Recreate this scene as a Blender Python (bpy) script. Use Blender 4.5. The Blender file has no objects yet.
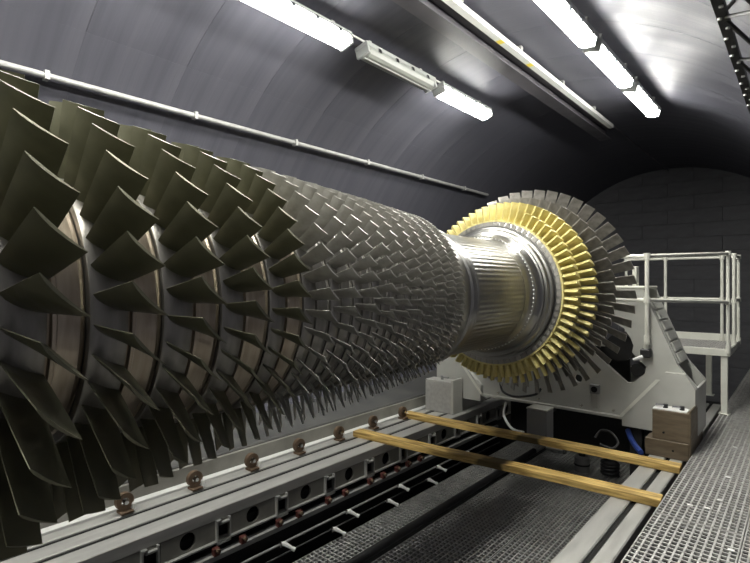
import bpy, bmesh, math, random
from mathutils import Vector, Matrix
random.seed(7)
sc = bpy.context.scene
C = sc.collection
PI = math.pi

# ------------------------------------------------------------------ camera
# world: +Y runs along the tunnel (rotor axis), +X to the right, eye at the origin
VPX, VPY, F = 808.0, 281.0, 505.0
YAW = math.atan((VPX - 375) / F)
CY, SY = math.cos(YAW), math.sin(YAW)
cam = bpy.data.cameras.new('camera'); co = bpy.data.objects.new('camera', cam); C.objects.link(co)
cam.sensor_width = 36; cam.lens = F * 36 / 750; cam.clip_start = .02
co.location = (0, 0, 0); co.rotation_euler = (PI / 2, 0, YAW)
cam.shift_y = 0
sc.camera = co

# ------------------------------------------------------------------ world / exposure
w = bpy.data.worlds.new('world'); sc.world = w; w.use_nodes = True
w.node_tree.nodes['Background'].inputs[0].default_value = (.02, .02, .024, 1)
w.node_tree.nodes['Background'].inputs[1].default_value = .1
sc.view_settings.view_transform = 'Standard'; sc.view_settings.look = 'None'
sc.view_settings.gamma = 1; sc.view_settings.exposure = 0.22
sc.view_settings.use_curve_mapping = False
LAMP_STRENGTH = 68.0

# ------------------------------------------------------------------ main dimensions (metres)
X0, Z0 = -2.34, -.11          # rotor axis
XT, ZT, RT = -2.34, -.39, 2.86  # tunnel circle
YA, YB = -5.0, 12.6           # tunnel ends
WALK = -1.63                  # walkway grating
BED = -1.70                   # top of the machine beds
PIT = -2.28                   # grating down in the pit

# ------------------------------------------------------------------ materials
def nodes(name):
    m = bpy.data.materials.new(name); m.use_nodes = True
    n = m.node_tree.nodes; return m, n, m.node_tree.links, n['Principled BSDF']
def mat(name, col, rough=.5, metal=0, col2=None, scale=8, detail=6, stretch=(1, 1, 1), bump=0, lo=.35, hi=.65, rvar=.12, spec=.5, bscale=None):
    m, n, l, b = nodes(name)
    b.inputs['Metallic'].default_value = metal
    b.inputs['Specular IOR Level'].default_value = spec
    b.inputs['Base Color'].default_value = (*col, 1); b.inputs['Roughness'].default_value = rough
    if col2 is not None or bump:
        tc = n.new('ShaderNodeTexCoord'); mp = n.new('ShaderNodeMapping'); l.new(tc.outputs['Object'], mp.inputs[0])
        mp.inputs['Scale'].default_value = stretch
        nz = n.new('ShaderNodeTexNoise'); nz.inputs['Scale'].default_value = scale; nz.inputs['Detail'].default_value = detail
        l.new(mp.outputs[0], nz.inputs['Vector'])
        if col2 is not None:
            r = n.new('ShaderNodeValToRGB'); l.new(nz.outputs['Fac'], r.inputs[0])
            r.color_ramp.elements[0].position = lo; r.color_ramp.elements[1].position = hi
            r.color_ramp.elements[0].color = (*col, 1); r.color_ramp.elements[1].color = (*col2, 1)
            l.new(r.outputs[0], b.inputs['Base Color'])
            mr = n.new('ShaderNodeMapRange'); l.new(nz.outputs['Fac'], mr.inputs[0])
            mr.inputs['From Min'].default_value = .3; mr.inputs['From Max'].default_value = .7
            mr.inputs['To Min'].default_value = max(.03, rough - rvar); mr.inputs['To Max'].default_value = rough + rvar
            l.new(mr.outputs[0], b.inputs['Roughness'])
        if bump:
            bz = nz
            if bscale:
                bz = n.new('ShaderNodeTexNoise'); bz.inputs['Scale'].default_value = bscale; bz.inputs['Detail'].default_value = 4
                l.new(mp.outputs[0], bz.inputs['Vector'])
            bp = n.new('ShaderNodeBump'); bp.inputs['Strength'].default_value = bump; bp.inputs['Distance'].default_value = .01
            l.new(bz.outputs['Fac'], bp.inputs['Height']); l.new(bp.outputs[0], b.inputs['Normal'])
    return m
def emit(name, col, s):
    m, n, l, b = nodes(name)
    b.inputs['Base Color'].default_value = (.9, .9, .9, 1)
    b.inputs['Emission Color'].default_value = (*col, 1); b.inputs['Emission Strength'].default_value = s
    return m
M = {}
M['vault'] = mat('vault_paint', (.060, .060, .075), .48, 0, (.096, .096, .114), 1.6, 10, (.22, 5.0, .22), .10, .3, .8, .08, bscale=9, spec=.24)
M['endwall'] = mat('end_wall_block', (.08, .08, .089), .6, 0, (.12, .12, .132), 3, 8, (1, 1, 3), .3)
M['concrete'] = mat('concrete', (.05, .05, .05), .75, 0, (.085, .085, .08), 4, 8, bump=.15)
M['pitfloor'] = mat('pit_floor', (.012, .012, .013), .8, 0, (.025, .025, .025), 3)
M['blade'] = mat('blade_olive', (.105, .105, .07), .42, .5, (.150, .146, .096), 14, 5, (1, 1, .4), 0, .3, .7, .1)
M['blade2'] = mat('blade_steel', (.28, .275, .25), .40, .6, (.40, .39, .36), 22, 6, (1, 1, .5), 0, .3, .7, .1)
M['hub'] = mat('hub_bronze', (.30, .25, .195), .34, .9, (.46, .395, .315), 5, 4, (1, 7, 1), 0, .3, .7, .04)
M['hubdark'] = mat('hub_steel_dark', (.21, .20, .182), .36, .85, (.31, .295, .27), 6, 4, (1, 5, 1), 0, .3, .7, .04)
M['steel'] = mat('polished_steel', (.28, .276, .265), .31, 1, (.35, .345, .33), 3, 3, (1, 6, 1), 0, .3, .7, .03)
M['yellow'] = mat('thermal_coating_yellow', (.55, .465, .165), .5, 0, (.62, .55, .24), 26, 5)
M['tblade'] = mat('turbine_blade_grey', (.22, .21, .19), .42, .6, (.33, .315, .285), 18, 6)
M['plate'] = mat('grey_paint', (.40, .40, .365), .42, 0, (.46, .46, .425), 3, 6)
M['rail'] = mat('cream_paint', (.62, .62, .55), .38, 0, (.68, .68, .61), 6)
M['slab'] = mat('machined_bed', (.36, .355, .335), .42, .25, (.46, .455, .43), 7, 7, (3, .5, 3), .03, .3, .7)
M['bedpanel'] = mat('bed_casting', (.16, .155, .135), .55, .1, (.22, .215, .19), 5)
M['bright'] = mat('bright_strip', (.66, .66, .64), .4)
M['black'] = mat('black_paint', (.012, .012, .013), .5, 0, (.022, .022, .023), 8)
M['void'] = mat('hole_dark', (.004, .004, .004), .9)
M['grating'] = mat('galvanised_grating', (.38, .37, .36), .5, .45, (.56, .55, .53), 16, 6, bump=.2)
M['pitgrating'] = mat('pit_grating_steel', (.34, .34, .33), .5, .3, (.48, .48, .46), 8, 6)
M['wood'] = None
M['block'] = mat('brown_block', (.105, .08, .052), .5, .2, (.165, .128, .085), 5, 6, (1, 1, 5), .05)
M['red'] = mat('red_clamp', (.06, .016, .012), .5, 0, (.09, .022, .016), 12)
M['rust'] = mat('rusty_bracket', (.10, .065, .04), .6, .4, (.19, .13, .085), 14, 6)
M['white'] = mat('white_fitting', (.72, .72, .70), .4)
M['chrome'] = mat('chrome', (.6, .6, .6), .2, 1)
M['galv'] = mat('galvanised_pipe', (.40, .40, .385), .42, .6, (.52, .52, .50), 10)
M['housing'] = mat('lamp_housing', (.34, .35, .34), .45)
M['wallpipe'] = mat('wall_pipe_paint', (.24, .24, .235), .5, .2, (.32, .32, .31), 10)
M['unlit'] = mat('unlit_diffuser', (.26, .27, .25), .3)
M['lit'] = emit('lit_tube', (1.0, .99, .92), LAMP_STRENGTH)
M['beam'] = mat('dark_beam', (.055, .052, .058), .4, .1, (.085, .08, .088), 5)
M['stickery'] = mat('yellow_sticker', (.75, .6, .08), .5)
M['blue'] = mat('blue_hose', (.03, .06, .25), .4)
M['grey'] = mat('grey_box', (.22, .22, .215), .5)
def wood():
    m, n, l, b = nodes('pine_board')
    tc = n.new('ShaderNodeTexCoord'); mp = n.new('ShaderNodeMapping'); l.new(tc.outputs['Object'], mp.inputs[0])
    mp.inputs['Scale'].default_value = (1.2, 16, 16)
    nz = n.new('ShaderNodeTexNoise'); nz.inputs['Scale'].default_value = 3; nz.inputs['Detail'].default_value = 8; l.new(mp.outputs[0], nz.inputs['Vector'])
    r = n.new('ShaderNodeValToRGB'); l.new(nz.outputs['Fac'], r.inputs[0])
    r.color_ramp.elements[0].position = .36; r.color_ramp.elements[1].position = .62
    r.color_ramp.elements[0].color = (.28, .175, .045, 1); r.color_ramp.elements[1].color = (.72, .50, .17, 1)
    # oily stain with its own shape half way along the board
    sx = n.new('ShaderNodeSeparateXYZ'); l.new(tc.outputs['Object'], sx.inputs[0])
    n2 = n.new('ShaderNodeTexNoise'); n2.inputs['Scale'].default_value = 5; l.new(tc.outputs['Object'], n2.inputs['Vector'])
    ad = n.new('ShaderNodeMath'); ad.operation = 'MULTIPLY_ADD'; l.new(n2.outputs['Fac'], ad.inputs[0]); ad.inputs[1].default_value = .5; l.new(sx.outputs['X'], ad.inputs[2])
    r2 = n.new('ShaderNodeValToRGB'); l.new(ad.outputs[0], r2.inputs[0])
    cr = r2.color_ramp; cr.elements[0].position = 0; cr.elements[0].color = (1, 1, 1, 1); cr.elements[1].position = 1; cr.elements[1].color = (1, 1, 1, 1)
    for p, v in ((.22, 1), (.30, .22), (.52, .18), (.60, 1)):
        e = cr.elements.new(p); e.color = (v, v, v, 1)
    mx = n.new('ShaderNodeMix'); mx.data_type = 'RGBA'; mx.blend_type = 'MULTIPLY'; mx.inputs['Factor'].default_value = 1
    l.new(r.outputs[0], mx.inputs[6]); l.new(r2.outputs[0], mx.inputs[7]); l.new(mx.outputs[2], b.inputs['Base Color'])
    b.inputs['Roughness'].default_value = .6
    return m
M['wood'] = wood()
def shaft_mat():
    m, n, l, b = nodes('ground_shaft')
    b.inputs['Metallic'].default_value = 1; b.inputs['Roughness'].default_value = .3
    tc = n.new('ShaderNodeTexCoord'); sx = n.new('ShaderNodeSeparateXYZ'); l.new(tc.outputs['Object'], sx.inputs[0])
    at = n.new('ShaderNodeMath'); at.operation = 'ARCTAN2'; l.new(sx.outputs['Z'], at.inputs[0]); l.new(sx.outputs['X'], at.inputs[1])
    mu = n.new('ShaderNodeMath'); mu.operation = 'MULTIPLY'; l.new(at.outputs[0], mu.inputs[0]); mu.inputs[1].default_value = 84
    sn = n.new('ShaderNodeMath'); sn.operation = 'SINE'; l.new(mu.outputs[0], sn.inputs[0])
    mp = n.new('ShaderNodeMapping'); l.new(tc.outputs['Object'], mp.inputs[0]); mp.inputs['Scale'].default_value = (1, 5, 1)
    nz = n.new('ShaderNodeTexNoise'); nz.inputs['Scale'].default_value = 12; nz.inputs['Detail'].default_value = 6; l.new(mp.outputs[0], nz.inputs['Vector'])
    r = n.new('ShaderNodeValToRGB'); l.new(nz.outputs['Fac'], r.inputs[0])
    r.color_ramp.elements[0].color = (.26, .255, .24, 1); r.color_ramp.elements[1].color = (.40, .395, .38, 1)
    l.new(r.outputs[0], b.inputs['Base Color'])
    bp = n.new('ShaderNodeBump'); bp.inputs['Strength'].default_value = .35; bp.inputs['Distance'].default_value = .004
    l.new(sn.outputs[0], bp.inputs['Height']); l.new(bp.outputs[0], b.inputs['Normal'])
    return m
M['shaft'] = shaft_mat()

# ------------------------------------------------------------------ helpers
def pix(px, py, X=None, Y=None, Z=None):
    """a photo pixel taken to the point where its ray meets the plane X=, Y= or Z="""
    d = Vector((-SY, CY, 0)) + Vector((CY, SY, 0)) * ((px - 375) / F) + Vector((0, 0, (VPY - py) / F))
    t = X / d.x if X is not None else (Y / d.y if Y is not None else Z / d.z)
    return d * t
def obj(name, bm, m, parent=None, smooth=False, loc=None):
    me = bpy.data.meshes.new(name)
    if isinstance(bm, bmesh.types.BMesh):
        bmesh.ops.recalc_face_normals(bm, faces=bm.faces)
        if smooth:
            for f in bm.faces: f.smooth = True
            if smooth != 'all':
                for e in bm.edges:
                    if len(e.link_faces) == 2 and e.calc_face_angle(0) > .6: e.smooth = False
        bm.to_mesh(me); bm.free()
    else: me = bm
    if not me.materials: me.materials.append(M[m])
    o = bpy.data.objects.new(name, me); C.objects.link(o)
    if parent: o.parent = parent
    if loc: o.location = loc
    return o
def link_copy(name, me, parent=None, loc=(0, 0, 0), rot=(0, 0, 0)):
    o = bpy.data.objects.new(name, me); C.objects.link(o); o.parent = parent; o.location = loc; o.rotation_euler = rot
    return o
def thing(name, label, cat, loc=(0, 0, 0), group=None):
    o = bpy.data.objects.new(name, None); C.objects.link(o); o.location = loc; o.empty_display_size = .1
    return tag(o, label, cat, group)
def tag(o, label=None, cat=None, group=None, kind=None):
    if label: o['label'] = label
    if cat: o['category'] = cat
    if group: o['group'] = group
    if kind: o['kind'] = kind
    return o
def NB(): return bmesh.new()
def box(bm, x0, x1, y0, y1, z0, z1):
    v = [bm.verts.new((x, y, z)) for x in (x0, x1) for y in (y0, y1) for z in (z0, z1)]
    for q in ((0, 1, 3, 2), (4, 6, 7, 5), (0, 4, 5, 1), (2, 3, 7, 6), (0, 2, 6, 4), (1, 5, 7, 3)):
        bm.faces.new([v[i] for i in q])
    return v
def bbox(x0, x1, y0, y1, z0, z1, bev=.004):
    bm = NB(); box(bm, x0, x1, y0, y1, z0, z1)
    if bev: bmesh.ops.bevel(bm, geom=list(bm.edges), offset=bev, segments=1, affect='EDGES', profile=.7)
    return bm
def tube(bm, pts, r, n=10, cap=True):
    pts = [Vector(p) for p in pts]; rings = []
    up = None
    for i, p in enumerate(pts):
        t = (pts[min(i + 1, len(pts) - 1)] - pts[max(i - 1, 0)]).normalized()
        if up is None: up = t.orthogonal().normalized()
        up = (up - t * up.dot(t)).normalized(); s = t.cross(up)
        rr = r[i] if isinstance(r, (list, tuple)) else r
        rings.append([bm.verts.new(p + (up * math.cos(2 * PI * k / n) + s * math.sin(2 * PI * k / n)) * rr) for k in range(n)])
    for a, b in zip(rings, rings[1:]):
        for k in range(n): bm.faces.new((a[k], a[(k + 1) % n], b[(k + 1) % n], b[k]))
    if cap: bm.faces.new(rings[0][::-1]); bm.faces.new(rings[-1])
def lathe(prof, n=96, closed=False):
    """revolve (y, r) pairs round the local Y axis"""
    bm = NB(); rings = []
    for y, r in prof:
        rings.append([bm.verts.new((r * math.cos(2 * PI * k / n), y, r * math.sin(2 * PI * k / n))) for k in range(n)])
    pairs = list(zip(rings, rings[1:])) + ([(rings[-1], rings[0])] if closed else [])
    for a, b in pairs:
        for k in range(n): bm.faces.new((a[k], b[k], b[(k + 1) % n], a[(k + 1) % n]))
    if not closed:
        bm.faces.new(rings[0]); bm.faces.new(rings[-1][::-1])
    return bm
def plate(outer, holes, y0, y1, axis='y'):
    """a plate with holes: 2-D loops (u, v) -> (u, y, v), thickness y0..y1; axis 'x' maps to (y, u, v)"""
    bm = NB(); es = []
    P = (lambda u, v, d: (u, d, v)) if axis == 'y' else ((lambda u, v, d: (d, u, v)) if axis == 'x' else (lambda u, v, d: (u, v, d)))
    for lp in [outer] + holes:
        vs = [bm.verts.new(P(u, v, y0)) for u, v in lp]
        es += [bm.edges.new((vs[i], vs[(i + 1) % len(vs)])) for i in range(len(vs))]
    bmesh.ops.triangle_fill(bm, edges=es, use_beauty=True)
    fs = list(bm.faces)
    r = bmesh.ops.extrude_face_region(bm, geom=fs)
    dv = Vector(P(0, 0, y1 - y0))
    bmesh.ops.translate(bm, verts=[v for v in r['geom'] if isinstance(v, bmesh.types.BMVert)], vec=dv)
    return bm
def circ(u, v, r, n=20): return [(u + r * math.cos(2 * PI * k / n), v + r * math.sin(2 * PI * k / n)) for k in range(n)]
def rect(a, b, c, d): return [(a, c), (b, c), (b, d), (a, d)]

# ------------------------------------------------------------------ tunnel shell
def arc(bm, a0, a1, y0, y1, r0, r1, step=2.5):
    n = max(2, int(abs(a1 - a0) / step)); rows = []
    for i in range(n + 1):
        a = math.radians(a0 + (a1 - a0) * i / n); c, s = math.cos(a), math.sin(a)
        rows.append([bm.verts.new((XT + r * c, y, ZT + r * s)) for r, y in ((r0, y0), (r0, y1), (r1, y1), (r1, y0))])
    for a, b in zip(rows, rows[1:]):
        for k in range(4): bm.faces.new((a[k], a[(k + 1) % 4], b[(k + 1) % 4], b[k]))
    bm.faces.new(rows[0]); bm.faces.new(rows[-1][::-1])
RING = .81; nr = int((YB - YA) / RING) + 1
for nm, a0, a1, label in (('wall_right', -45, 38, 'dark curved tunnel wall beside the walkway'), ('ceiling', 38, 128, 'dark glossy vaulted tunnel ceiling'), ('wall_left', 128, 225, 'dark curved tunnel wall behind the rotor')):
    bm = NB(); arc(bm, a0, a1, YA - .3, YB + .3, RT + .022, RT + .06)
    st = obj(nm, bm, 'void', smooth=True); tag(st, label, 'wall' if nm != 'ceiling' else 'ceiling', kind='structure')
    bm = NB(); arc(bm, a0 + .003, a1 - .003, 0, RING - (.003 if nm != 'wall_left' else .0008), RT, RT + .02)
    me0 = None
    for k in range(nr):
        if me0 is None:
            p = obj('liner_plate', bm, 'vault', st, smooth=True); me0 = p.data
        else: p = link_copy('liner_plate', me0, st)
        p.location = (0, YA - .02 + k * RING, 0)
# end walls: courses of large blocks
ew = obj('wall_back', bbox(XT - 3.1, XT + 3.1, YB + .06, YB + .2, -3.3, 3, 0), 'void'); tag(ew, 'dark block wall closing the far tunnel end', 'wall', kind='structure')
mb = bbox(-.4985, .4985, -.04, .06, -.1487, .1487, .003); bme = None
for j in range(20):
    for i in range(7):
        x = XT - 3 + i * 1.0 + (.5 if j % 2 else 0); z = -3.1 + j * .3
        if (x - XT) ** 2 + (z - ZT) ** 2 > 3.3 ** 2: continue
        if bme is None: b = obj('block', mb, 'endwall', ew); bme = b.data
        else: b = link_copy('block', bme, ew)
        b.location = (x, YB + .01 + random.uniform(-.004, .004), z)
fw = obj('wall_front', bbox(XT - 3.1, XT + 3.1, YA - .25, YA - .1, -3.3, 3, 0), 'concrete'); tag(fw, 'concrete wall closing the tunnel behind the walkway', 'wall', kind='structure')
# pit floor, pit side walls, ledge on the left
fl = obj('floor', bbox(XT - 2.4, XT + 2.4, YA, YB, -2.62, -2.5, 0), 'pitfloor'); tag(fl, 'dark pit floor under the gratings', 'floor', kind='structure')
lg = obj('trim_1', bbox(-5.0, -4.02, YA, YB, -2.5, -1.55, .01), 'concrete'); tag(lg, 'concrete ledge along the far side of the machine bed', 'ledge', kind='structure')

# ------------------------------------------------------------------ ceiling lamps
def lamp_mesh():
    bm = NB()   # rounded trough diffuser, local y along the lamp
    prof = [(-.078, .012), (-.078, -.02), (-.06, -.055), (-.03, -.07), (.03, -.07), (.06, -.055), (.078, -.02), (.078, .012)]
    L = .545; rows = []
    for y in (-L, -L + .02, L - .02, L):
        k = .8 if abs(y) == L else 1
        rows.append([bm.verts.new((x * k, y, z * k)) for x, z in prof])
    for a, b in zip(rows, rows[1:]):
        for i in range(len(prof) - 1): bm.faces.new((a[i], a[i + 1], b[i + 1], b[i]))
        bm.faces.new((a[-1], a[0], b[0], b[-1]))
    bm.faces.new(rows[0]); bm.faces.new(rows[-1])
    return bm
lit_me = lit_o = None
lampdata = {}
def lamp(x, y, z, lit, label, group):
    sgn = -1 if x < XT else 1
    t = thing('tube_lamp', label, 'lamp', (x, y, z), group)
    t.rotation_euler = (0, sgn * math.radians(14), 0)
    def part(nm, key, mk, m, loc=(0, 0, 0), smooth=False):
        if key not in lampdata:
            o = obj(nm, mk(), m, t, smooth); lampdata[key] = o.data
        else: o = link_copy(nm, lampdata[key], t)
        o.location = loc; return o
    part('diffuser', 'dif' + str(lit), lamp_mesh, 'lit' if lit else 'unlit')
    if not lit:
        def tb():
            bm = NB()
            tube(bm, [(0, -.55, -.076), (0, .55, -.076)], .006, 8); return bm
        part('diffuser_rib', 'rib', tb, 'housing')
    part('housing', 'hou', lambda: bbox(-.082, .082, -.575, .575, .012, .06, .008), 'housing')
    for s in (-1, 1):
        part('end_cap', 'cap', lambda: bbox(-.078, .078, -.014, .014, -.058, .014, .004), 'housing', (0, s * .557, 0))
        part('hanger', 'han', lambda: bbox(-.012, .012, -.02, .02, .06, .15, 0), 'galv', (0, s * .42, 0))
        for k in (-.4, -.13, .13, .4):
            part('clip', 'clip', lambda: bbox(-.006, .006, -.02, .02, -.018, .022, 0), 'chrome', (s * .084, k, 0))
LZ = 2.17
XL, XR = XT - .834, XT + .834
rowsl = [(2.74, True, 'lit tube lamp at the near end of the left ceiling row'),
         (4.08, False, 'unlit tube lamp between two lit ones on the left ceiling row'),
         (5.37, True, 'lit tube lamp at the far end of the left row, past the unlit one')]
for y, l_, lb in rowsl: lamp(XL, y, LZ, l_, lb, 'tube lamps of the left ceiling row')
rowsr = [(4.15, 'largest and nearest of the three lit tube lamps right of the ceiling beam'),
         (5.39, 'middle one of the three lit tube lamps right of the ceiling beam'),
         (6.68, 'farthest and smallest of the three lit tube lamps right of the ceiling beam')]
for y, lb in rowsr: lamp(XR, y, LZ, True, lb, 'tube lamps of the right ceiling row')
for k in range(4):
    lamp(XL, 1.45 - 1.28 * k, LZ, True, 'lit tube lamp of the left row above the rotor, out of the picture', 'lamps nearer than the picture shows')
    lamp(XR, 2.87 - 1.28 * k, LZ, True, 'lit tube lamp of the right row overhead, out of the picture', 'lamps nearer than the picture shows')
# conduits linking the lamps
for x, y0, y1, lb in ((XL, -2.5, 6.1, 'thin conduit linking the left row of ceiling lamps'), (XR, -2.5, 7.4, 'thin conduit linking the right row of ceiling lamps')):
    s = -1 if x < XT else 1
    bm = NB(); tube(bm, [(x + s * .015, y0, LZ + .1), (x + s * .015, y1, LZ + .1)], .011, 8)
    tag(obj('lamp_conduit', bm, 'galv', smooth=True), lb, 'conduit')

# ------------------------------------------------------------------ ceiling beam and bright track
t = thing('ceiling_beam', 'dark steel I-beam hung under the crown of the tunnel', 'beam', (-2.48, 0, 2.28))
bm = bbox(-.085, .085, -4.8, 8.6, 0, .016, .002); obj('bottom_flange', bm, 'beam', t)
obj('web', bbox(-.006, .006, -4.8, 8.6, .016, .14, 0), 'beam', t)
obj('top_flange', bbox(-.085, .085, -4.8, 8.6, .14, .154, 0), 'beam', t)
hm = None
for k in range(9):
    if hm is None: h = obj('hanger', bbox(-.03, .03, -.03, .03, .154, .185, 0), 'beam', t); hm = h.data
    else: h = link_copy('hanger', hm, t)
    h.location = (0, -4 + k * 1.5, 0)
t = thing('cable_track', 'long pale metal cable track running beside the dark ceiling beam', 'track', (-2.31, 0, 2.37))
bm = NB(); box(bm, -.035, .035, -4.8, 8.3, 0, .012); box(bm, -.035, -.024, -4.8, 8.3, .012, .05); box(bm, .024, .035, -4.8, 8.3, .012, .05)
obj('channel', bm, 'bright', t)
sm = None
for k in range(8):
    if sm is None: h = obj('hanger', bbox(-.045, .045, -.025, .025, .05, .09, .003), 'galv', t); sm = h.data
    else: h = link_copy('hanger', sm, t)
    h.location = (0, -1 + k * 1.2, 0)
for y in (4.6, 5.3):
    o = obj('sticker', bbox(-.03, .03, y - .04, y + .04, -.003, -.001, 0), 'stickery', t)
bm = NB(); tube(bm, [(-2.3, 8.3, 2.42), (-2.3, 12.5, 2.40)], .012, 8)
tag(obj('ceiling_conduit', bm, 'beam', smooth=True), 'thin dark conduit running on from the pale track to the end wall', 'conduit')

# ------------------------------------------------------------------ wall pipe on the left
t = thing('wall_pipe', 'long grey handrail pipe fixed along the left tunnel wall', 'pipe', (-4.37, 0, 1.556))
bm = NB(); tube(bm, [(0, -4.8, 0), (0, 8.2, 0)], .024, 12); obj('pipe', bm, 'wallpipe', t, smooth=True)
cm = None
for k in range(9):
    if cm is None:
        bm = NB(); tube(bm, [(0, 0, 0), (-.09, 0, .09)], .011, 8); box(bm, -.033, .033, -.016, .016, -.033, .033); c = obj('clamp', bm, 'wallpipe', t); cm = c.data
    else: c = link_copy('clamp', cm, t)
    c.location = (0, 1.28 - 1.22 * 3 + k * 1.22, 0)

# ------------------------------------------------------------------ lattice girder upper right
t = thing('lattice_girder', 'black lattice girder running under the vault at the upper right', 'girder', (0, 0, 0))
A = Vector((-.385, 0, 1.58)); B = Vector((-.19, 0, 1.40))
for p in (A, B):
    bm = NB(); box(bm, p.x - .028, p.x + .028, -2, 9, p.z - .02, p.z + .02); obj('chord', bm, 'black', t)
for k in range(14):
    y = -1.6 + k * .75
    bm = NB(); tube(bm, [A + Vector((0, y, 0)), B + Vector((0, y + .37, 0))], .012, 6); obj('brace', bm, 'black', t)
    bm = NB(); tube(bm, [B + Vector((0, y + .37, 0)), A + Vector((0, y + .75, 0))], .012, 6); obj('brace', bm, 'black', t)
bm0 = None
for k in range(30):
    if bm0 is None:
        bm = NB(); tube(bm, [(0, 0, 0), (0, 0, -.012)], .012, 8); c = obj('bolt', bm, 'galv', t); bm0 = c.data
    else: c = link_copy('bolt', bm0, t)
    c.location = (A.x + (.012 if k % 2 else -.012), 2 + k * .16, A.z - .02)
for k in range(6):
    y = -1.5 + k * 1.7
    bm = NB(); tube(bm, [A + Vector((0, y, 0)), A + Vector((.06, y, .06))], .012, 6); obj('hanger', bm, 'black', t)

# ------------------------------------------------------------------ gratings
def grating_mesh(wd, ln, px, py, bw, depth, fw_=.02, cw=None):
    """a panel: bearing bars along y, cross bars along x, a frame round them; origin at the corner, top at z=0"""
    bm = NB(); cw = cw or bw
    n = int(wd / px); 
    for i in range(1, n):
        x = wd * i / n; box(bm, x - bw / 2, x + bw / 2, 0, ln, -depth, 0)
    n = int(ln / py)
    for i in range(1, n):
        y = ln * i / n; box(bm, 0, wd, y - cw / 2, y + cw / 2, -depth * .55, -.001)
    h = bw * .7
    box(bm, 0, h, 0, ln, -depth, .001); box(bm, wd - h, wd, 0, ln, -depth, .001)
    box(bm, 0, wd, 0, h, -depth, .001); box(bm, 0, wd, ln - h, ln, -depth, .001)
    return bm
wk = thing('walkway', 'galvanised grating walkway along the right tunnel wall', 'walkway', (-.83, -3, WALK))
gm = None
for k in range(15):
    for c in range(2):
        if gm is None: g = obj('grating_panel', grating_mesh(.512, .992, .040, .052, .0115, .022, cw=.013), 'grating', wk); gm = g.data
        else: g = link_copy('grating_panel', gm, wk)
        g.location = (.004 + c * .518, k * 1.0, 0)
obj('support_beam', bbox(.03, .09, -1, 15.5, -.2, -.035, 0), 'black', wk)
obj('support_beam', bbox(.80, .86, -1, 15.5, -.2, -.035, 0), 'black', wk)
for k in range(16): obj('cross_beam', bbox(.09, .80, k - .03, k + .03, -.12, -.035, 0), 'black', wk)
for k in range(10): obj('leg', bbox(.03, .10, k * 1.6, k * 1.6 + .07, -.87, -.2, 0), 'black', wk)
cl = None
for k, (px, py) in enumerate(((697, 434), (735, 447), (728, 477), (707, 508), (720, 500), (690, 505), (731, 550))):
    p = pix(px, py, Z=WALK + .004)
    if cl is None: c = obj('grating_clip', bbox(-.018, .018, -.012, .012, -.002, .006, .002), 'white', wk); cl = c.data
    else: c = link_copy('grating_clip', cl, wk)
    c.location = p - Vector((-.83, -3, WALK))
pg = thing('pit_grating', 'dark steel grating on the pit floor between the machine beds', 'grating', (0, 0, PIT))
g1 = g2 = None
for k in range(11):
    if g1 is None:
        a = obj('grating_panel', grating_mesh(.40, .99, .042, .048, .011, .025), 'pitgrating', pg); g1 = a.data
        b = obj('grating_panel', grating_mesh(.70, .99, .042, .048, .011, .025), 'pitgrating', pg); g2 = b.data
    else: a = link_copy('grating_panel', g1, pg); b = link_copy('grating_panel', g2, pg)
    a.location = (-3.17, -2.5 + k, 0); b.location = (-2.69, -2.5 + k, 0)
    b = link_copy('grating_panel', g2, pg, (-1.98, -2.5 + k, 0))
for x in (-3.1, -2.73, -2.0, -1.35):
    obj('bearer', bbox(x - .03, x + .03, -2.5, 8.5, -.22, -.027, 0), 'black', pg)
bm = NB(); tube(bm, [(-2.735, -2.5, PIT + .05), (-2.735, 6.4, PIT + .05)], .038, 12)
tag(obj('pit_pipe', bm, 'black', smooth=True), 'black round pipe lying lengthwise on the pit grating', 'pipe')
bm = NB(); tube(bm, [(-1.50, -2.5, PIT + .05), (-1.50, 6.4, PIT + .05)], .04, 12)
tag(obj('pit_pipe', bm, 'black', smooth=True), 'black pipe beside the right machine bed down in the pit', 'pipe')

# ------------------------------------------------------------------ left machine bed
PITCH = .558; YH = 2.425
lb = thing('machine_bed', 'long slotted machine bed with round-holed side panel under the rotor', 'machine bed', (0, 0, -2.5))
def lz(z): return z + 2.5
for x0, x1 in ((-3.36, -3.515), (-3.567, -3.72), (-3.772, -3.885)):
    obj('slotted_beam', bbox(x1, x0, -2.6, 8.4, lz(BED - .09), lz(BED), .006), 'slab', lb)
obj('lip_strip', bbox(-3.972, -3.90, -2.6, 8.4, lz(BED - .03), lz(BED + .012), .003), 'bright', lb)
obj('back_upstand', bbox(-4.012, -3.976, -2.6, 8.4, lz(-2.4), lz(-1.565), .003), 'bedpanel', lb)
for x0, x1 in ((-3.566, -3.516), (-3.771, -3.721)): obj('slot_shade', bbox(x0, x1, -2.6, 8.4, lz(BED - .1), lz(BED - .014), 0), 'void', lb)  # near-black filling: the deep slots' shade put in as colour
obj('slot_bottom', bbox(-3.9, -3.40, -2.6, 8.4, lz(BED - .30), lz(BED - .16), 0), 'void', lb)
obj('foundation', bbox(-3.95, -3.45, -2.6, 8.4, 0, lz(BED - .30), 0), 'black', lb)
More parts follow.
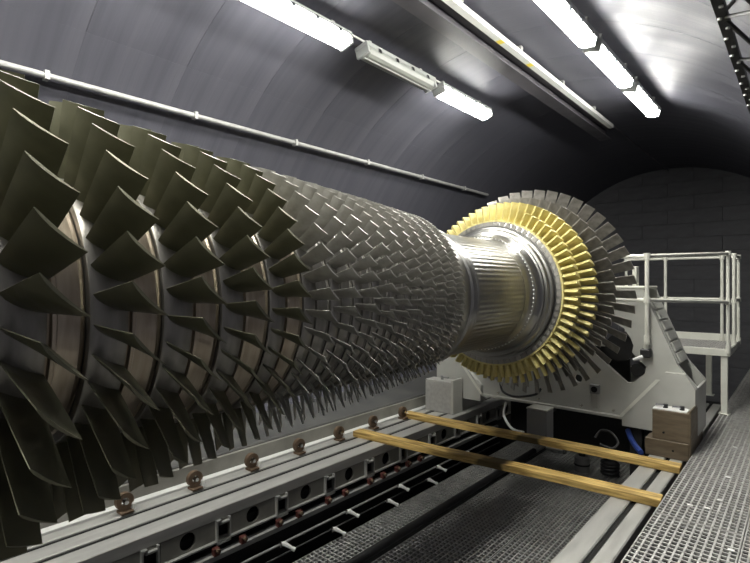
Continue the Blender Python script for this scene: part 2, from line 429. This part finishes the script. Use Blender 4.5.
# side panels, one per pitch, each with a round hole and a square window
z0, z1 = lz(BED - .235), lz(BED - .09)
bm = plate(rect(-.2, PITCH - .204, z0, z1), [circ(0, (z0 + z1) / 2 + .004, .062, 24), rect(.222, .335, z0 + .012, z1 - .02)], -.02, 0, 'x')
pm = None; mats = {}
def shared(nm, key, mk, m, parent, loc, smooth=False, rot=(0, 0, 0)):
    if key not in mats:
        o = obj(nm, mk(), m, parent, smooth); mats[key] = o.data
    else: o = link_copy(nm, mats[key], parent)
    o.location = loc; o.rotation_euler = rot; return o
def frame_bm():
    bm = NB(); a, b, c, d = -.06, .06, z0 - .03, z1 + .005
    for q in ((a, a + .012, c, d), (b - .012, b, c, d), (a, b, c, c + .012)): box(bm, 0, .03, q[0], q[1], q[2], q[3])
    box(bm, 0, .03, a, -.03, d - .012, d); box(bm, 0, .03, -.035, -.02, d - .035, d); box(bm, 0, .03, -.035, b, d - .035, d - .023)
    return bm
for k in range(-8, 11):
    y = YH + k * PITCH
    p = shared('side_panel', 'sp', lambda: bm, 'bedpanel', lb, (-3.362, y, 0))
    shared('bracket_frame', 'bf', frame_bm, 'galv', lb, (-3.362, y + .278, 0))
obj('ledge', bbox(-3.40, -3.335, -2.6, 8.4, lz(BED - .25), lz(BED - .235), .002), 'galv', lb)
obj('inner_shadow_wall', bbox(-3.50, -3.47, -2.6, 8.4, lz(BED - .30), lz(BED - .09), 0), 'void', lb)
# roller brackets standing on the bed
def ring_bm():
    bm = NB(); n = 20; rows = []
    for x, r in ((-.02, .028), (-.02, .064), (.02, .064), (.02, .028)):
        rows.append([bm.verts.new((x, r * math.cos(2 * PI * k / n), .085 + r * math.sin(2 * PI * k / n))) for k in range(n)])
    for a, b in zip(rows, rows[1:] + rows[:1]):
        for k in range(n): bm.faces.new((a[k], a[(k + 1) % n], b[(k + 1) % n], b[k]))
    return bm
words = ['seventh', 'sixth', 'fifth', 'fourth', 'third', 'second', 'first']
for k in range(-2, 5):
    y = 2.74 + k * .56
    lbl = '%s round rusty lashing bracket on the far bed edge, counted from the pedestal' % words[k + 2]
    t = thing('lashing_bracket', lbl, 'bracket', (-3.82, y, BED), 'round brackets on the far bed edge')
    shared('eye_ring', 'er', ring_bm, 'rust', t, (0, 0, 0), True)
    def hub():
        bm = NB(); tube(bm, [(-.03, 0, .085), (.045, 0, .085)], .016, 10); return bm
    shared('bolt', 'eb', hub, 'chrome', t, (0, 0, 0), True)
    shared('foot', 'ef', lambda: bbox(-.04, .05, -.04, .05, 0, .02, .003), 'rust', t, (0, 0, 0))
    shared('stay', 'es', lambda: bbox(.0, .05, .045, .07, .0, .07, .012), 'bright', t, (0, 0, 0))

# rail with red clamps and pipes with white valves under the bed's edge
t = thing('clamp_rail', 'thin dark rail carrying red clamps below the bed side panels', 'rail', (-3.26, 0, -1.99))
obj('bar', bbox(-.015, .015, -2.6, 6.4, -.03, .01, .002), 'grey', t)
obj('bracket_plate', bbox(-.16, -.015, -2.6, 6.4, -.02, -.012, 0), 'black', t)
rk = 0
for px, py in ((216, 554), (243, 542), (279, 525), (299, 515), (328, 500), (345, 492), (370, 481), (383, 473), (397, 466), (408, 461), (420, 455)):
    y = pix(px, py, X=-3.26).y
    c = shared('clamp', 'rc', lambda: bbox(-.02, .02, -.026, .026, .0, .06, .006), 'red', t, (0, y, 0))
    def nut():
        bm = NB(); tube(bm, [(.02, 0, .045), (.045, 0, .045)], .014, 6); return bm
    shared('nut', 'nt', nut, 'rust', c, (0, 0, 0))
for z, x, lbl in ((-2.10, -3.20, 'upper thin steel pipe with white valves beside the pit grating'), (-2.18, -3.18, 'lower thin steel pipe with white valves beside the pit grating')):
    t = thing('valve_pipe', lbl, 'pipe', (x, 0, z))
    bm = NB(); tube(bm, [(0, -2.6, 0), (0, 6.3, 0)], .010 if z > -2.15 else .008, 8); obj('pipe', bm, 'grey' if z > -2.15 else 'black', t, smooth=True)
    pts = ((283, 549), (348, 513), (399, 485), (437, 465), (466, 450)) if z > -2.15 else ((334, 529), (388, 498), (428, 476))
    for px, py in pts:
        y = pix(px, py, X=x).y
        def vb():
            bm = NB(); tube(bm, [(0, -.02, 0), (.02, .0, 0), (.075, .035, -.03)], [.016, .02, .012], 8); return bm
        v = shared('valve', 'vb', vb, 'white', t, (0, y, 0), True)
        def vk():
            bm = NB(); tube(bm, [(.075, .035, -.03), (.095, .045, -.04)], .017, 8); return bm
        shared('valve_knob', 'vk', vk, 'white', v, (0, 0, 0), True)
        shared('valve_collar', 'vc', lambda: bbox(-.018, .018, -.04, -.02, -.018, .018, .003), 'chrome', v, (0, 0, 0))

# ------------------------------------------------------------------ right machine bed
rb = thing('bed_rail', 'pair of flat steel bed rails with a black slot beside the walkway', 'rail', (0, 0, -2.5))
obj('slotted_beam', bbox(-1.188, -1.046, -2.6, 8.4, lz(BED - .10), lz(BED), .008), 'slab', rb)
obj('slotted_beam', bbox(-1.006, -.90, -2.6, 8.4, lz(BED - .10), lz(BED), .008), 'slab', rb)
obj('slot_shade', bbox(-1.045, -1.007, -2.6, 8.4, lz(BED - .1), lz(BED - .02), 0), 'void', rb)  # black infill painting the shade inside the rail slot
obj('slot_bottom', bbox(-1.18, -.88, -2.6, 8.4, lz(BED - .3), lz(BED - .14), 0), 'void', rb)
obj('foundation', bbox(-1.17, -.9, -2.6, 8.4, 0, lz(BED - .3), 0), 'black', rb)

# ------------------------------------------------------------------ planks across the pit
def plank(pa, pb, label, th=.06, wd=.135):
    a = pix(*pa, Z=BED + th); b = pix(*pb, Z=BED + th)
    d = (b - a); L = d.length; t = bbox(-L / 2, L / 2, -wd / 2, wd / 2, 0, th, .004)
    bmesh.ops.subdivide_edges(t, edges=[e for e in t.edges if e.calc_length() > .5], cuts=14)
    for v in t.verts: v.co.z += .004 * math.sin(v.co.x * 2.1); v.co.y += .006 * math.sin(v.co.x * 1.7 + 1)
    o = obj('wooden_plank', t, 'wood'); m = (a + b) / 2
    o.location = (m.x, m.y, BED + .001); o.rotation_euler = (0, 0, math.atan2(d.y, d.x))
    return tag(o, label, 'plank', 'planks laid across the pit')
plank((357, 429), (662, 497), 'nearer yellow pine plank laid across the pit, stained dark midway')
plank((406, 411), (681, 465), 'farther yellow pine plank laid across the pit by the pedestal')

# ------------------------------------------------------------------ the rotor
rt = thing('turbine_rotor', 'huge turbine rotor with rows of dark compressor blades and yellow turbine blades', 'rotor', (X0, 0, Z0))
def blade_verts(r0, r1, ch0, ch1, g0, g1, cam0, cam1, th, ns=5, nc=7, taper=.40):
    """an aerofoil blade standing along +X at phi=0; chord along +Y, LE->TE turning towards -Z"""
    secs = []
    for i in range(ns):
        f = i / (ns - 1); r = r0 + (r1 - r0) * f
        c = ch0 + (ch1 - ch0) * f; g = math.radians(g0 + (g1 - g0) * f); k = math.radians(cam0 + (cam1 - cam0) * f)
        t = th * (1 - taper * f)
        pts = []; y = z = 0; N = nc - 1; line = [(0, 0, g + k / 2)]
        for j in range(N):
            a = g + k / 2 - k * (j + .5) / N
            y += c / N * math.cos(a); z -= c / N * math.sin(a); line.append((y, z, a))
        my, mz = y / 2, z / 2
        up, lo = [], []
        for j, (yy, zz, a) in enumerate(line):
            s = j / N; h = t * 1.6 * math.sqrt(max(s, 0.0)) * (1 - s) + .0012
            if j == 0: h = .0015
            ny, nz = math.sin(a), math.cos(a)
            up.append((r, yy - my + ny * h, zz - mz + nz * h)); lo.append((r, yy - my - ny * h, zz - mz - nz * h))
        secs.append(up + lo[::-1])
    return secs
def blade_geo(secs):
    n = len(secs[0]); V = [v for s in secs for v in s]; Fc = []
    for i in range(len(secs) - 1):
        for k in range(n):
            Fc.append((i * n + k, i * n + (k + 1) % n, (i + 1) * n + (k + 1) % n, (i + 1) * n + k))
    h = n // 2; b = (len(secs) - 1) * n
    for k in range(h - 1): Fc.append((b + k, b + k + 1, b + n - 2 - k, b + n - 1 - k))
    return V, Fc
def mesh_of(name, V, Fc, m, smooth=True):
    me = bpy.data.meshes.new(name); me.from_pydata(V, [], Fc); me.materials.append(M[m])
    bm = bmesh.new(); bm.from_mesh(me); bmesh.ops.recalc_face_normals(bm, faces=bm.faces)
    for f in bm.faces: f.smooth = smooth
    for e in bm.edges:
        if len(e.link_faces) == 2 and e.calc_face_angle(0) > .7: e.smooth = False
    bm.to_mesh(me); bm.free(); return me
def interp(tab, y):
    for (a, p), (b, q) in zip(tab, tab[1:]):
        if y <= b: return p + (q - p) * max(0, (y - a)) / (b - a)
    return tab[-1][1]
TIP = [(.2, .90), (.54, .87), (.78, .82), (1.02, .785), (1.24, .76), (1.5, .735), (1.9, .705), (2.4, .668), (2.93, .622)]
HUB = [(.2, .49), (.54, .51), (.78, .535), (1.24, .555), (1.9, .56), (2.93, .553)]
TE = [.30, .536, .778, 1.016, 1.24, 1.46, 1.64, 1.81, 1.97, 2.12, 2.26, 2.40, 2.54, 2.68, 2.81, 2.93]
NBL = [29, 31, 33, 35, 37, 40, 43, 47, 52, 57, 62, 68, 75, 83, 93, 104]
AXW = [.125, .1186, .108, .098, .088, .072, .059, .053, .049, .046, .044, .042, .040, .038, .036, .034]
cand = []; stages = []
for i, (te, nb) in enumerate(zip(TE, NBL)):
    r1 = interp(TIP, te); r0 = interp(HUB, te) - .004
    g1 = 45; g0 = 28 if i < 6 else 33
    p_ = (TE[i + 1] - te) if i + 1 < len(TE) else .12
    ax = AXW[i]                       # axial width at the tip
    c1 = ax / math.cos(math.radians(g1)); c0 = c1 * .86
    secs = blade_verts(r0, r1, c0, c1, g0, g1, 30, 22, .010 if i < 6 else .006, 5 if i < 8 else 4, 7 if i < 8 else 6)
    V, Fc = blade_geo(secs)
    yc = te - ax / 2
    m = 'blade' if i < 6 else 'blade2'
    me = mesh_of('compressor_blade', V, Fc, m)
    # disc: raised rim under the blades, recessed spacer towards the next row
    h = interp(HUB, te); nx = te + p_ - (AXW[i + 1] if i + 1 < len(AXW) else ax) * 1.12
    ya, yb = yc - ax * .62, te + .004
    ye = max(nx - .004, yb + .04)
    prof = [(ya, h - .10), (ya, h - .004), (ya + .006, h), (yb - .006, h), (yb, h - .004), (yb, h - .10)]
    d = obj('compressor_disc', lathe(prof, 110), 'hubdark', rt, smooth=True)
    prof = [(yb + .0005, h - .10), (yb + .0005, h - .016), (yb + .010, h - .018), (yb + .016, h - .007), (yb + .028, h - .007), (yb + .033, h - .015), (ye - .012, h - .015), (ye - .006, h - .008), (ye, h - .01), (ye, h - .10)]
    obj('spacer_ring', lathe(prof, 110), 'hub' if i < 6 else 'hubdark', d, smooth=True)
    stages.append((d, me, V, Fc, m))
    off = random.random() * 2 * PI / nb
    for k in range(nb):
        phi = off + 2 * PI * k / nb
        P = Vector((X0 + r1 * math.cos(phi), yc, Z0 + r1 * math.sin(phi)))
        nrm = Vector((math.cos(phi), 0, math.sin(phi)))
        facing = nrm.dot(-P.normalized())
        dd = -SY * P.x + CY * P.y
        px = 375 + F * (CY * P.x + SY * P.y) / dd; py = VPY - F * P.z / dd
        sees = facing > -.35 and -30 < px < 780 and -60 < py < 620
        cand.append(((c1 / P.length) if sees else 0, i, phi, yc))
cand.sort(key=lambda c: -c[0])
for s, i, phi, yc in cand[:300]:
    d, me, V, Fc, m = stages[i]
    link_copy('compressor_blade', me, d, (0, yc, 0), (0, -phi, 0))
SV, SF, SM = [], [], []
for s, i, phi, yc in cand[300:]:
    d, me, V, Fc, m = stages[i]; R = Matrix.Rotation(-phi, 3, 'Y'); b = len(SV)
    SV += [tuple(R @ Vector(v) + Vector((0, yc, 0))) for v in V]; SF += [tuple(j + b for j in f) for f in Fc]
    SM += [0 if m == 'blade' else 1] * len(Fc)
me = mesh_of('compressor_blades', SV, SF, 'blade'); me.materials.append(M['blade2'])
for p, k in zip(me.polygons, SM): p.material_index = k
tag(link_copy('compressor_blades', me, rt), kind='stuff')
# front stub shaft
obj('front_shaft', lathe([(-1.6, .17), (-.9, .17), (-.88, .25), (-.3, .25), (-.1, .30), (.05, .45), (.16, .47), (.17, .3)], 64), 'steel', rt, smooth=True)
# rear cone, lip and the smooth shaft
obj('rear_collar', lathe([(3.0, .40), (3.0, .548), (3.05, .546), (3.16, .53), (3.17, .546), (3.225, .546), (3.235, .518), (3.262, .514), (3.27, .526), (3.30, .526), (3.305, .40)], 128), 'steel', rt, smooth=True)
obj('shaft', lathe([(3.30, .3), (3.30, .512), (4.12, .500), (4.12, .3)], 160), 'shaft', rt, smooth=True)
obj('shaft_flange', lathe([(4.12, .3), (4.12, .503), (4.18, .505), (4.22, .513), (4.235, .522), (4.25, .522), (4.26, .535), (4.30, .545), (4.33, .565), (4.335, .578), (4.36, .58), (4.365, .60), (4.395, .612), (4.40, .63), (4.43, .633), (4.43, .3)], 144), 'steel', rt, smooth=True)
bm_ = None
fl_bolt = None
for k in range(90):
    a = 2 * PI * k / 90
    if fl_bolt is None:
        bm = NB(); tube(bm, [(.520, 4.24, 0), (.530, 4.243, 0)], .006, 6); o = obj('rim_stud', bm, 'bright', rt); fl_bolt = o.data
    else: o = link_copy('rim_stud', fl_bolt, rt)
    o.rotation_euler = (0, -a, 0)
# turbine stages
TS = [  # y0 (LE), y1 (TE), root, tip, count, material, thickness
    (4.465, 4.595, .700, .820, 68, 'yellow', .027),
    (4.665, 4.795, .705, .905, 68, 'yellow', .027),
    (4.90, 5.06, .71, .985, 54, 'tblade', .016),
    (5.14, 5.32, .715, 1.10, 48, 'tblade', .014)]
for i, (ya, yb, r0, r1, nb, m, th) in enumerate(TS):
    ax = yb - ya
    g = 18
    c = ax / math.cos(math.radians(g)) * .94
    if i < 2: secs = blade_verts(r0 - .006, r1, c * .98, c * .98, g, g + 2, -88, -80, th, 4, 9, .12)
    elif i == 2: secs = blade_verts(r0 - .006, r1, .15, .122, 22, 42, -66, -30, th, 5, 9, .35)
    else: secs = blade_verts(r0 - .006, r1, .165, .118, 22, 46, -62, -22, th, 5, 9, .35)
    V, Fc = blade_geo(secs)
    me = mesh_of('turbine_blade', V, Fc, m)
    prof = [(ya - .02, r0 - .16), (ya - .02, r0 - .055), (ya - .012, r0 - .05), (ya - .006, r0 - .012), (ya, r0 - .006), (yb, r0 - .006), (yb + .005, r0 - .02), (yb + .012, r0 - .05), (yb + .05, r0 - .055), (yb + .05, r0 - .16)]
    d = obj('turbine_disc', lathe(prof, 144), 'tblade' if i else 'steel', rt, smooth=True)
    pl = NB()
    w_ = 2 * PI / nb * .47
    box(pl, r0 - .012, r0 + .004, -ax / 2 - .006, ax / 2 + .004, -r0 * w_, r0 * w_)
    pme = obj('blade_platform', pl, m, d); pme = pme
    rootbm = NB(); box(rootbm, r0 - .062, r0 - .014, -ax / 2 - .016, -ax / 2, -r0 * w_ * .62, r0 * w_ * .62)
    ro = obj('blade_root', rootbm, 'tblade', d)
    for k in range(nb):
        phi = 2 * PI * (k + .3 * i) / nb
        link_copy('turbine_blade', me, d, (0, (ya + yb) / 2 + (0, 0, .02, .03)[i], 0), (0, -phi, 0))
        for src, nm in ((pme, 'blade_platform'), (ro, 'blade_root')):
            if nm == 'blade_root' and i > 0: continue
            o = src if k == 0 else link_copy(nm, src.data, d)
            o.location = (0, (ya + yb) / 2, 0); o.rotation_euler = (0, -phi, 0)
    if i > 0:
        bpy.data.objects.remove(ro)
obj('rear_shaft', lathe([(5.36, .3), (5.36, .66), (5.42, .64), (5.46, .50), (5.6, .36), (5.62, .27), (6.9, .27), (6.9, .1)], 96), 'steel', rt, smooth=True)

# ------------------------------------------------------------------ pedestal carrying the rotor's rear end
PY = 5.85
pd = thing('bearing_pedestal', 'big pale grey bearing pedestal carrying the far end of the rotor', 'pedestal', (X0, PY, -1.54))
def pz(z): return z + 1.54
right = [(.84, -1.45), (.84, -1.54), (1.50, -1.54), (1.51, -1.05), (1.34, -.84), (1.08, -.22), (1.03, -.07), (.58, -.07)]
ua = [(.52 * math.cos(a), -.11 + .52 * math.sin(a)) for a in [math.radians(d) for d in range(0, -181, -15)]]
outer = [(u, pz(v)) for u, v in ([(-u, v) for u, v in right[::-1]][::-1] and right)] + [(u, pz(v)) for u, v in ua] + [(-u, pz(v)) for u, v in right[::-1]]
slot = [(.58, -.45), (.70, -.42), (.84, -.50), (.905, -.60), (.935, -.68), (.92, -.75), (.96, -.80), (1.055, -.89), (1.045, -.96), (.93, -1.075), (.87, -1.08), (.51, -.77), (.47, -.66), (.50, -.52)]
holes = [[(u, pz(v)) for u, v in slot], [(-u, pz(v)) for u, v in slot], circ(.36, pz(-1.10), .045, 16)]
obj('front_plate', plate(outer, holes, 0, .05), 'plate', pd)
o = obj('back_plate', plate(outer, holes[:2], .55, .60), 'plate', pd)
obj('base_flange', bbox(-.84, .84, -.05, .6, pz(-1.47), pz(-1.44), .004), 'plate', pd)
obj('inner_box', plate([(u * .96, v) for u, v in rect(-.86, .86, pz(-1.43), pz(-.75))], [], .30, .34), 'black', pd)
for s in (-1, 1):
    # sloped outer side made of a plate with raised cross ribs
    p0, p1 = Vector((s * 1.06, 0, pz(-.20))), Vector((s * 1.335, 0, pz(-.845)))
    dv = (p1 - p0); L = dv.length; ang = math.atan2(dv.z, dv.x)
    bm = NB(); box(bm, 0, L, .05, .55, -.012, .012)
    q = obj('side_web', bm, 'plate', pd); q.location = p0; q.rotation_euler = (0, -ang, 0)
    for k in range(6):
        bm = bbox(-.05, .045, .12, .48, 0, .016, .003)
        r = obj('web_rib', bm, 'plate', q); r.location = (.06 + k * L / 6, 0, .012 * s if s > 0 else -.03)
    obj('end_web', bbox(s * 1.50 - .012, s * 1.50 + .012, .05, .55, pz(-1.54), pz(-1.06), .003), 'plate', pd)
    # slanted foot cover projecting in front of the plate
    fp = [(.84, -1.53), (.84, -1.34), (1.24, -.92), (1.42, -.92), (1.505, -1.06), (1.505, -1.53)]
    obj('foot_cover', plate([(s * u, pz(v)) for u, v in fp], [], -.07, -.002), 'plate', pd)
    # roller lying in the slot
    bm = NB(); tube(bm, [(s * .78, .08, pz(-.72)), (s * .78, .5, pz(-.72))], .15, 24)
    obj('support_roller', bm, 'black', pd, smooth=True)
    bm = NB(); tube(bm, [(s * .95, .1, pz(-.95)), (s * .95, .45, pz(-.95))], .07, 16)
    obj('adjusting_roller', bm, 'black', pd, smooth=True)
    obj('bearing_cap', bbox(s * .94 - .022, s * .94 + .022, .02, .12, pz(-.05), pz(.16), .006), 'rail', pd)
    obj('arm_head', bbox(s * .80 - .24, s * .80 + .24, -.01, .6, pz(-.075), pz(-.05), .004), 'rail', pd)
    obj('gusset', plate([(s * u, pz(v)) for u, v in [(.84, -1.44), (.80, -1.44), (1.16, -1.0), (1.20, -1.0)]], [], -.075, -.071), 'rail', pd)
bm = bbox(.50, .60, -.05, 0, pz(-1.24), pz(-1.14), .004); sk = obj('socket_box', bm, 'grey', pd)
bm = NB(); tube(bm, [(.55, -.056, pz(-1.19)), (.55, -.05, pz(-1.19))], .034, 16); obj('socket_hole', bm, 'void', sk)
obj('socket_bracket', bbox(.52, .58, -.02, 0, pz(-1.40), pz(-1.24), .003), 'plate', pd)
for s in (-.62, -.1, .40, .74):
    bm = NB(); tube(bm, [(s, -.02, pz(-1.40)), (s, 0, pz(-1.40))], .014, 6); obj('bolt', bm, 'chrome', pd)

# support blocks
def block_thing(xc, label, flip=1, m='block', cat='block', y=PY):
    t = thing('support_block', label, cat, (xc, y, BED), 'blocks under the pedestal feet')
    obj('lower_block', bbox(-.21 * 1, .21, -.13, .5, 0, .085, .004), m, t)
    obj('upper_block', bbox(-.16, .21, -.10, .5, .086, .155, .004), m, t)
    for dx in (-.1, .1):
        bm = NB(); tube(bm, [(dx, -.135, .045), (dx, -.13, .045)], .012, 8); obj('bolt_hole', bm, 'void', t)
    return t
t = block_thing(-1.06, 'brown stepped support block under the right pedestal foot beside the walkway')
obj('front_block', bbox(-.16, .21, -.33, -.132, .0, .165, .004), 'block', t)
obj('front_block', bbox(-.10, .21, -.32, -.132, .167, .45, .004), 'block', t)
obj('side_plate', bbox(.212, .226, -.33, .2, 0, .48, .003), 'block', t)
obj('clamp_plate', bbox(-.10, .19, -.30, -.14, .45, .462, .003), 'white', t)
for dx, dz in ((.0, .24), (.08, .08)):
    bm = NB(); tube(bm, [(dx, -.335, dz), (dx, -.31, dz)], .010, 8); obj('bolt_hole', bm, 'void', t)
for dx in (.0, .14):
    bm = NB(); tube(bm, [(dx, -.24, .462), (dx, -.24, .50)], .022, 8); b = obj('clamp_screw', bm, 'black', t)
    bm = NB(); tube(bm, [(dx, -.24, .485), (dx - .08, -.27, .49)], .014, 8); obj('clamp_lever', bm, 'chrome', b, smooth=True)
t = thing('support_block', 'pale steel support block under the left pedestal foot on the slotted bed', 'block', (-3.66, PY, BED), 'blocks under the pedestal feet')
obj('lower_block', bbox(-.2, .2, -.12, .5, 0, .155, .006), 'slab', t)
obj('upper_block', bbox(-.2, .198, -.32, -.125, 0, .41, .006), 'slab', t)
obj('side_plate', bbox(.2, .235, -.33, -.1, 0, .44, .004), 'plate', t)
bm = NB(); tube(bm, [(.0, -.22, .41), (.0, -.22, .46)], .02, 8); b = obj('clamp_screw', bm, 'grey', t)
bm = NB(); tube(bm, [(0, -.22, .44), (.11, -.24, .445)], .012, 8); obj('clamp_lever', bm, 'grey', b)

# ------------------------------------------------------------------ things under the pedestal
bx = thing('junction_box', 'grey metal box hung under the pedestal behind the farther plank', 'box', (-2.30, 5.55, PIT))
obj('body', bbox(-.115, .115, -.1, .1, .50, .84, .006), 'grey', bx)
obj('lid', bbox(-.12, .12, -.105, .105, .842, .86, .004), 'plate', bx)
obj('mount_bracket', bbox(-.05, .05, .1, .36, .76, .80, 0), 'black', bx)
def hose(pts, r, m, label, cat='hose', name='hose'):
    P = [Vector(p) for p in pts]; out = []
    for i in range(len(P) - 1):
        a, b, c, d = P[max(i - 1, 0)], P[i], P[i + 1], P[min(i + 2, len(P) - 1)]
        for k in range(8):
            s = k / 8; out.append(.5 * ((2 * b) + (c - a) * s + (2 * a - 5 * b + 4 * c - d) * s * s + (3 * b - a - 3 * c + d) * s ** 3))
    out.append(P[-1]); bm = NB(); tube(bm, out, r, 10)
    return tag(obj(name, bm, m, smooth=True), label, cat)
def pp(px, py, Y): return pix(px, py, Y=Y)
hose([pp(500, 380, 5.78), pp(503, 391, 5.75), pp(516, 396, 5.74), pp(535, 394, 5.76), pp(541, 388, 5.80)], .014, 'black', 'black cable looped in front of the pedestal plate', 'cable', 'cable')
hose([pp(506, 402, 5.95), pp(504, 415, 5.8), pp(512, 428, 5.7), pp(524, 432, 5.7)], .016, 'white', 'pale curved hose hanging under the pedestal by the grey box', 'hose')
hose([pp(641, 452, 5.5), pp(636, 446, 5.6), pp(631, 438, 5.75), pp(628, 430, 5.9)], .028, 'blue', 'blue hose in the pit beside the brown block', 'hose')
hose([pp(595, 437, 5.4), pp(601, 430, 5.45), pp(611, 432, 5.4), pp(618, 442, 5.35), pp(612, 448, 5.3), pp(600, 444, 5.3)], .012, 'black', 'coiled black cable beneath the pedestal', 'cable', 'cable')
t = thing('pit_column', 'black column rising from the pit beneath the right side of the pedestal', 'column', (-1.40, 5.98, PIT))
obj('post', bbox(-.06, .06, -.06, .06, 0, .80, .006), 'black', t); obj('foot', bbox(-.1, .1, -.1, .1, 0, .03, .004), 'black', t)
p = pix(582, 470, Z=PIT)
t = thing('canister', 'round dark canister standing in the pit between the two planks', 'canister', p)
bm = NB(); tube(bm, [(0, 0, 0), (0, 0, .16), (0, 0, .18)], [.085, .085, .065], 20); obj('body', bm, 'grey', t, smooth=True)
bm = NB(); tube(bm, [(0, 0, .18), (0, 0, .21)], .04, 12); obj('cap', bm, 'black', t, smooth=True)
bm = NB(); tube(bm, [(0, 0, .07), (0, 0, .09)], .09, 20); obj('band', bm, 'black', t, smooth=True)
p = pix(610, 476, Z=PIT)
pts = [p + Vector((.085 * math.cos(a * .5), .085 * math.sin(a * .5), .025 + a * .0032)) for a in range(0, 50)]
bm = NB(); tube(bm, pts, .022, 8)
tag(obj('coiled_hose', bm, 'black', smooth=True), 'coiled black hose lying in the pit beside the right rails', 'hose')
for (px, py, r), lbl in (((555, 452, .05), 'small steel fitting on the pit floor left of the canister'), ((597, 449, .045), 'small steel fitting on the pit floor between canister and coiled hose')):
    p = pix(px, py, Z=PIT)
    t = thing('pipe_fitting', lbl, 'fitting', p + Vector((0, 0, r)))
    bm = NB(); tube(bm, [(-.12, 0, 0), (.1, .03, 0)], r * .6, 12); obj('pipe', bm, 'galv', t, smooth=True)
    bm = NB(); tube(bm, [(.1, .03, 0), (.14, .035, 0)], r, 12); obj('flange', bm, 'chrome', t, smooth=True)
# dark cross member behind the pedestal closing the view along the pit
t = thing('cross_girder', 'dark girder crossing the pit behind the pedestal', 'girder', (X0, 6.9, PIT + .003))
obj('web', bbox(-.95, .95, -.02, .02, 0, .55, 0), 'black', t); obj('flange', bbox(-.95, .95, -.1, .1, .55, .58, 0), 'black', t)
t = thing('valve_handwheel', 'black clamp with a white lever below the railing at the pedestal arm', 'valve', pix(646, 354, Y=5.797))
obj('body', bbox(-.05, .05, -.04, .05, -.03, .06, .012), 'black', t)
bm = NB(); tube(bm, [(-.02, -.05, -.02), (-.10, -.09, -.055)], [.02, .014], 10); obj('lever', bm, 'white', t, smooth=True)
bm = NB(); tube(bm, [(0, 0, .06), (0, 0, .12)], .022, 10); obj('stem', bm, 'rail', t, smooth=True)

# ------------------------------------------------------------------ raised platform with railing
pf = thing('service_platform', 'cream raised service platform with railings and grating floor behind the pedestal', 'platform', (-1.19, 7.48, WALK))
FZ = -.846 - WALK; TOP = .343 - WALK; MID = -.252 - WALK
xa, xb, ya, yb = -.45, .45, 0, 1.20
obj('front_kerb', bbox(xa, xb, -.02, 0, FZ - .07, FZ + .02, .004), 'rail', pf)
obj('back_kerb', bbox(xa, xb, yb, yb + .02, FZ - .07, FZ + .10, .004), 'rail', pf)
obj('side_kerb', bbox(xb, xb + .02, 0, yb, FZ - .07, FZ + .02, .004), 'rail', pf)
obj('side_kerb', bbox(xa - .02, xa, 0, yb, FZ - .07, FZ + .02, .004), 'rail', pf)
g = obj('grating_panel', grating_mesh(.88, 1.18, .035, .04, .008, .025), 'grating', pf); g.location = (xa + .01, .01, FZ)
for x, y in ((xb - .04, .03), (xb - .34, yb - .05), (xa + .03, .9)):
    obj('leg', bbox(x - .035, x + .035, y - .03, y + .03, 0, FZ - .07, .004), 'rail', pf)
    obj('foot_plate', bbox(x - .06, x + .06, y - .06, y + .06, 0, .012, .002), 'rail', pf)
def post(x, y, z0=FZ - .03, r=.021, TOP=TOP, MID=MID):
    bm = NB(); tube(bm, [(x, y, z0), (x, y, TOP)], r, 12); p = obj('post', bm, 'rail', pf, smooth=True)
    for z in (TOP, MID):
        bm = NB(); tube(bm, [(x, y, z - .03), (x, y, z + .03)], .032, 12); obj('fitting', bm, 'rail', p, smooth=True)
    bm = NB(); tube(bm, [(x, y, z0), (x, y, z0 + .09)], .03, 12); obj('post_base', bm, 'rail', p, smooth=True)
for x, y in ((xb, 0), (xa, yb), (xb - .19, yb), (xb, .64), (xb, yb)): post(x, y)
def rail(a, b):
    for z in (TOP, MID):
        bm = NB(); tube(bm, [(a[0], a[1], z), (b[0], b[1], z)], .020, 12); obj('rail_tube', bm, 'rail', pf, smooth=True)
rail((xb - .19, yb), (-1.0, yb)); rail((xb, .64), (xb, yb)); post(-1.0, yb, .5)
# the near rails run on to a post clamped to the pedestal's front plate
o_ = Vector((-1.19, 7.48, WALK)); q0 = pix(647, 344, Y=5.79); q1 = pix(647, 255.5, Y=5.79); q2 = pix(647, 299.5, Y=5.79)
post(q0.x + 1.19, q0.y - 7.48, q0.z - WALK, TOP=q1.z - WALK, MID=q2.z - WALK)
for z, q in ((TOP, q1), (MID, q2)):
    bm = NB(); tube(bm, [(xb, 0, z), q - o_, (q.x + 1.19 - .36, q.y - 7.48, q.z - WALK)], .020, 12); obj('rail_tube', bm, 'rail', pf, smooth=True)
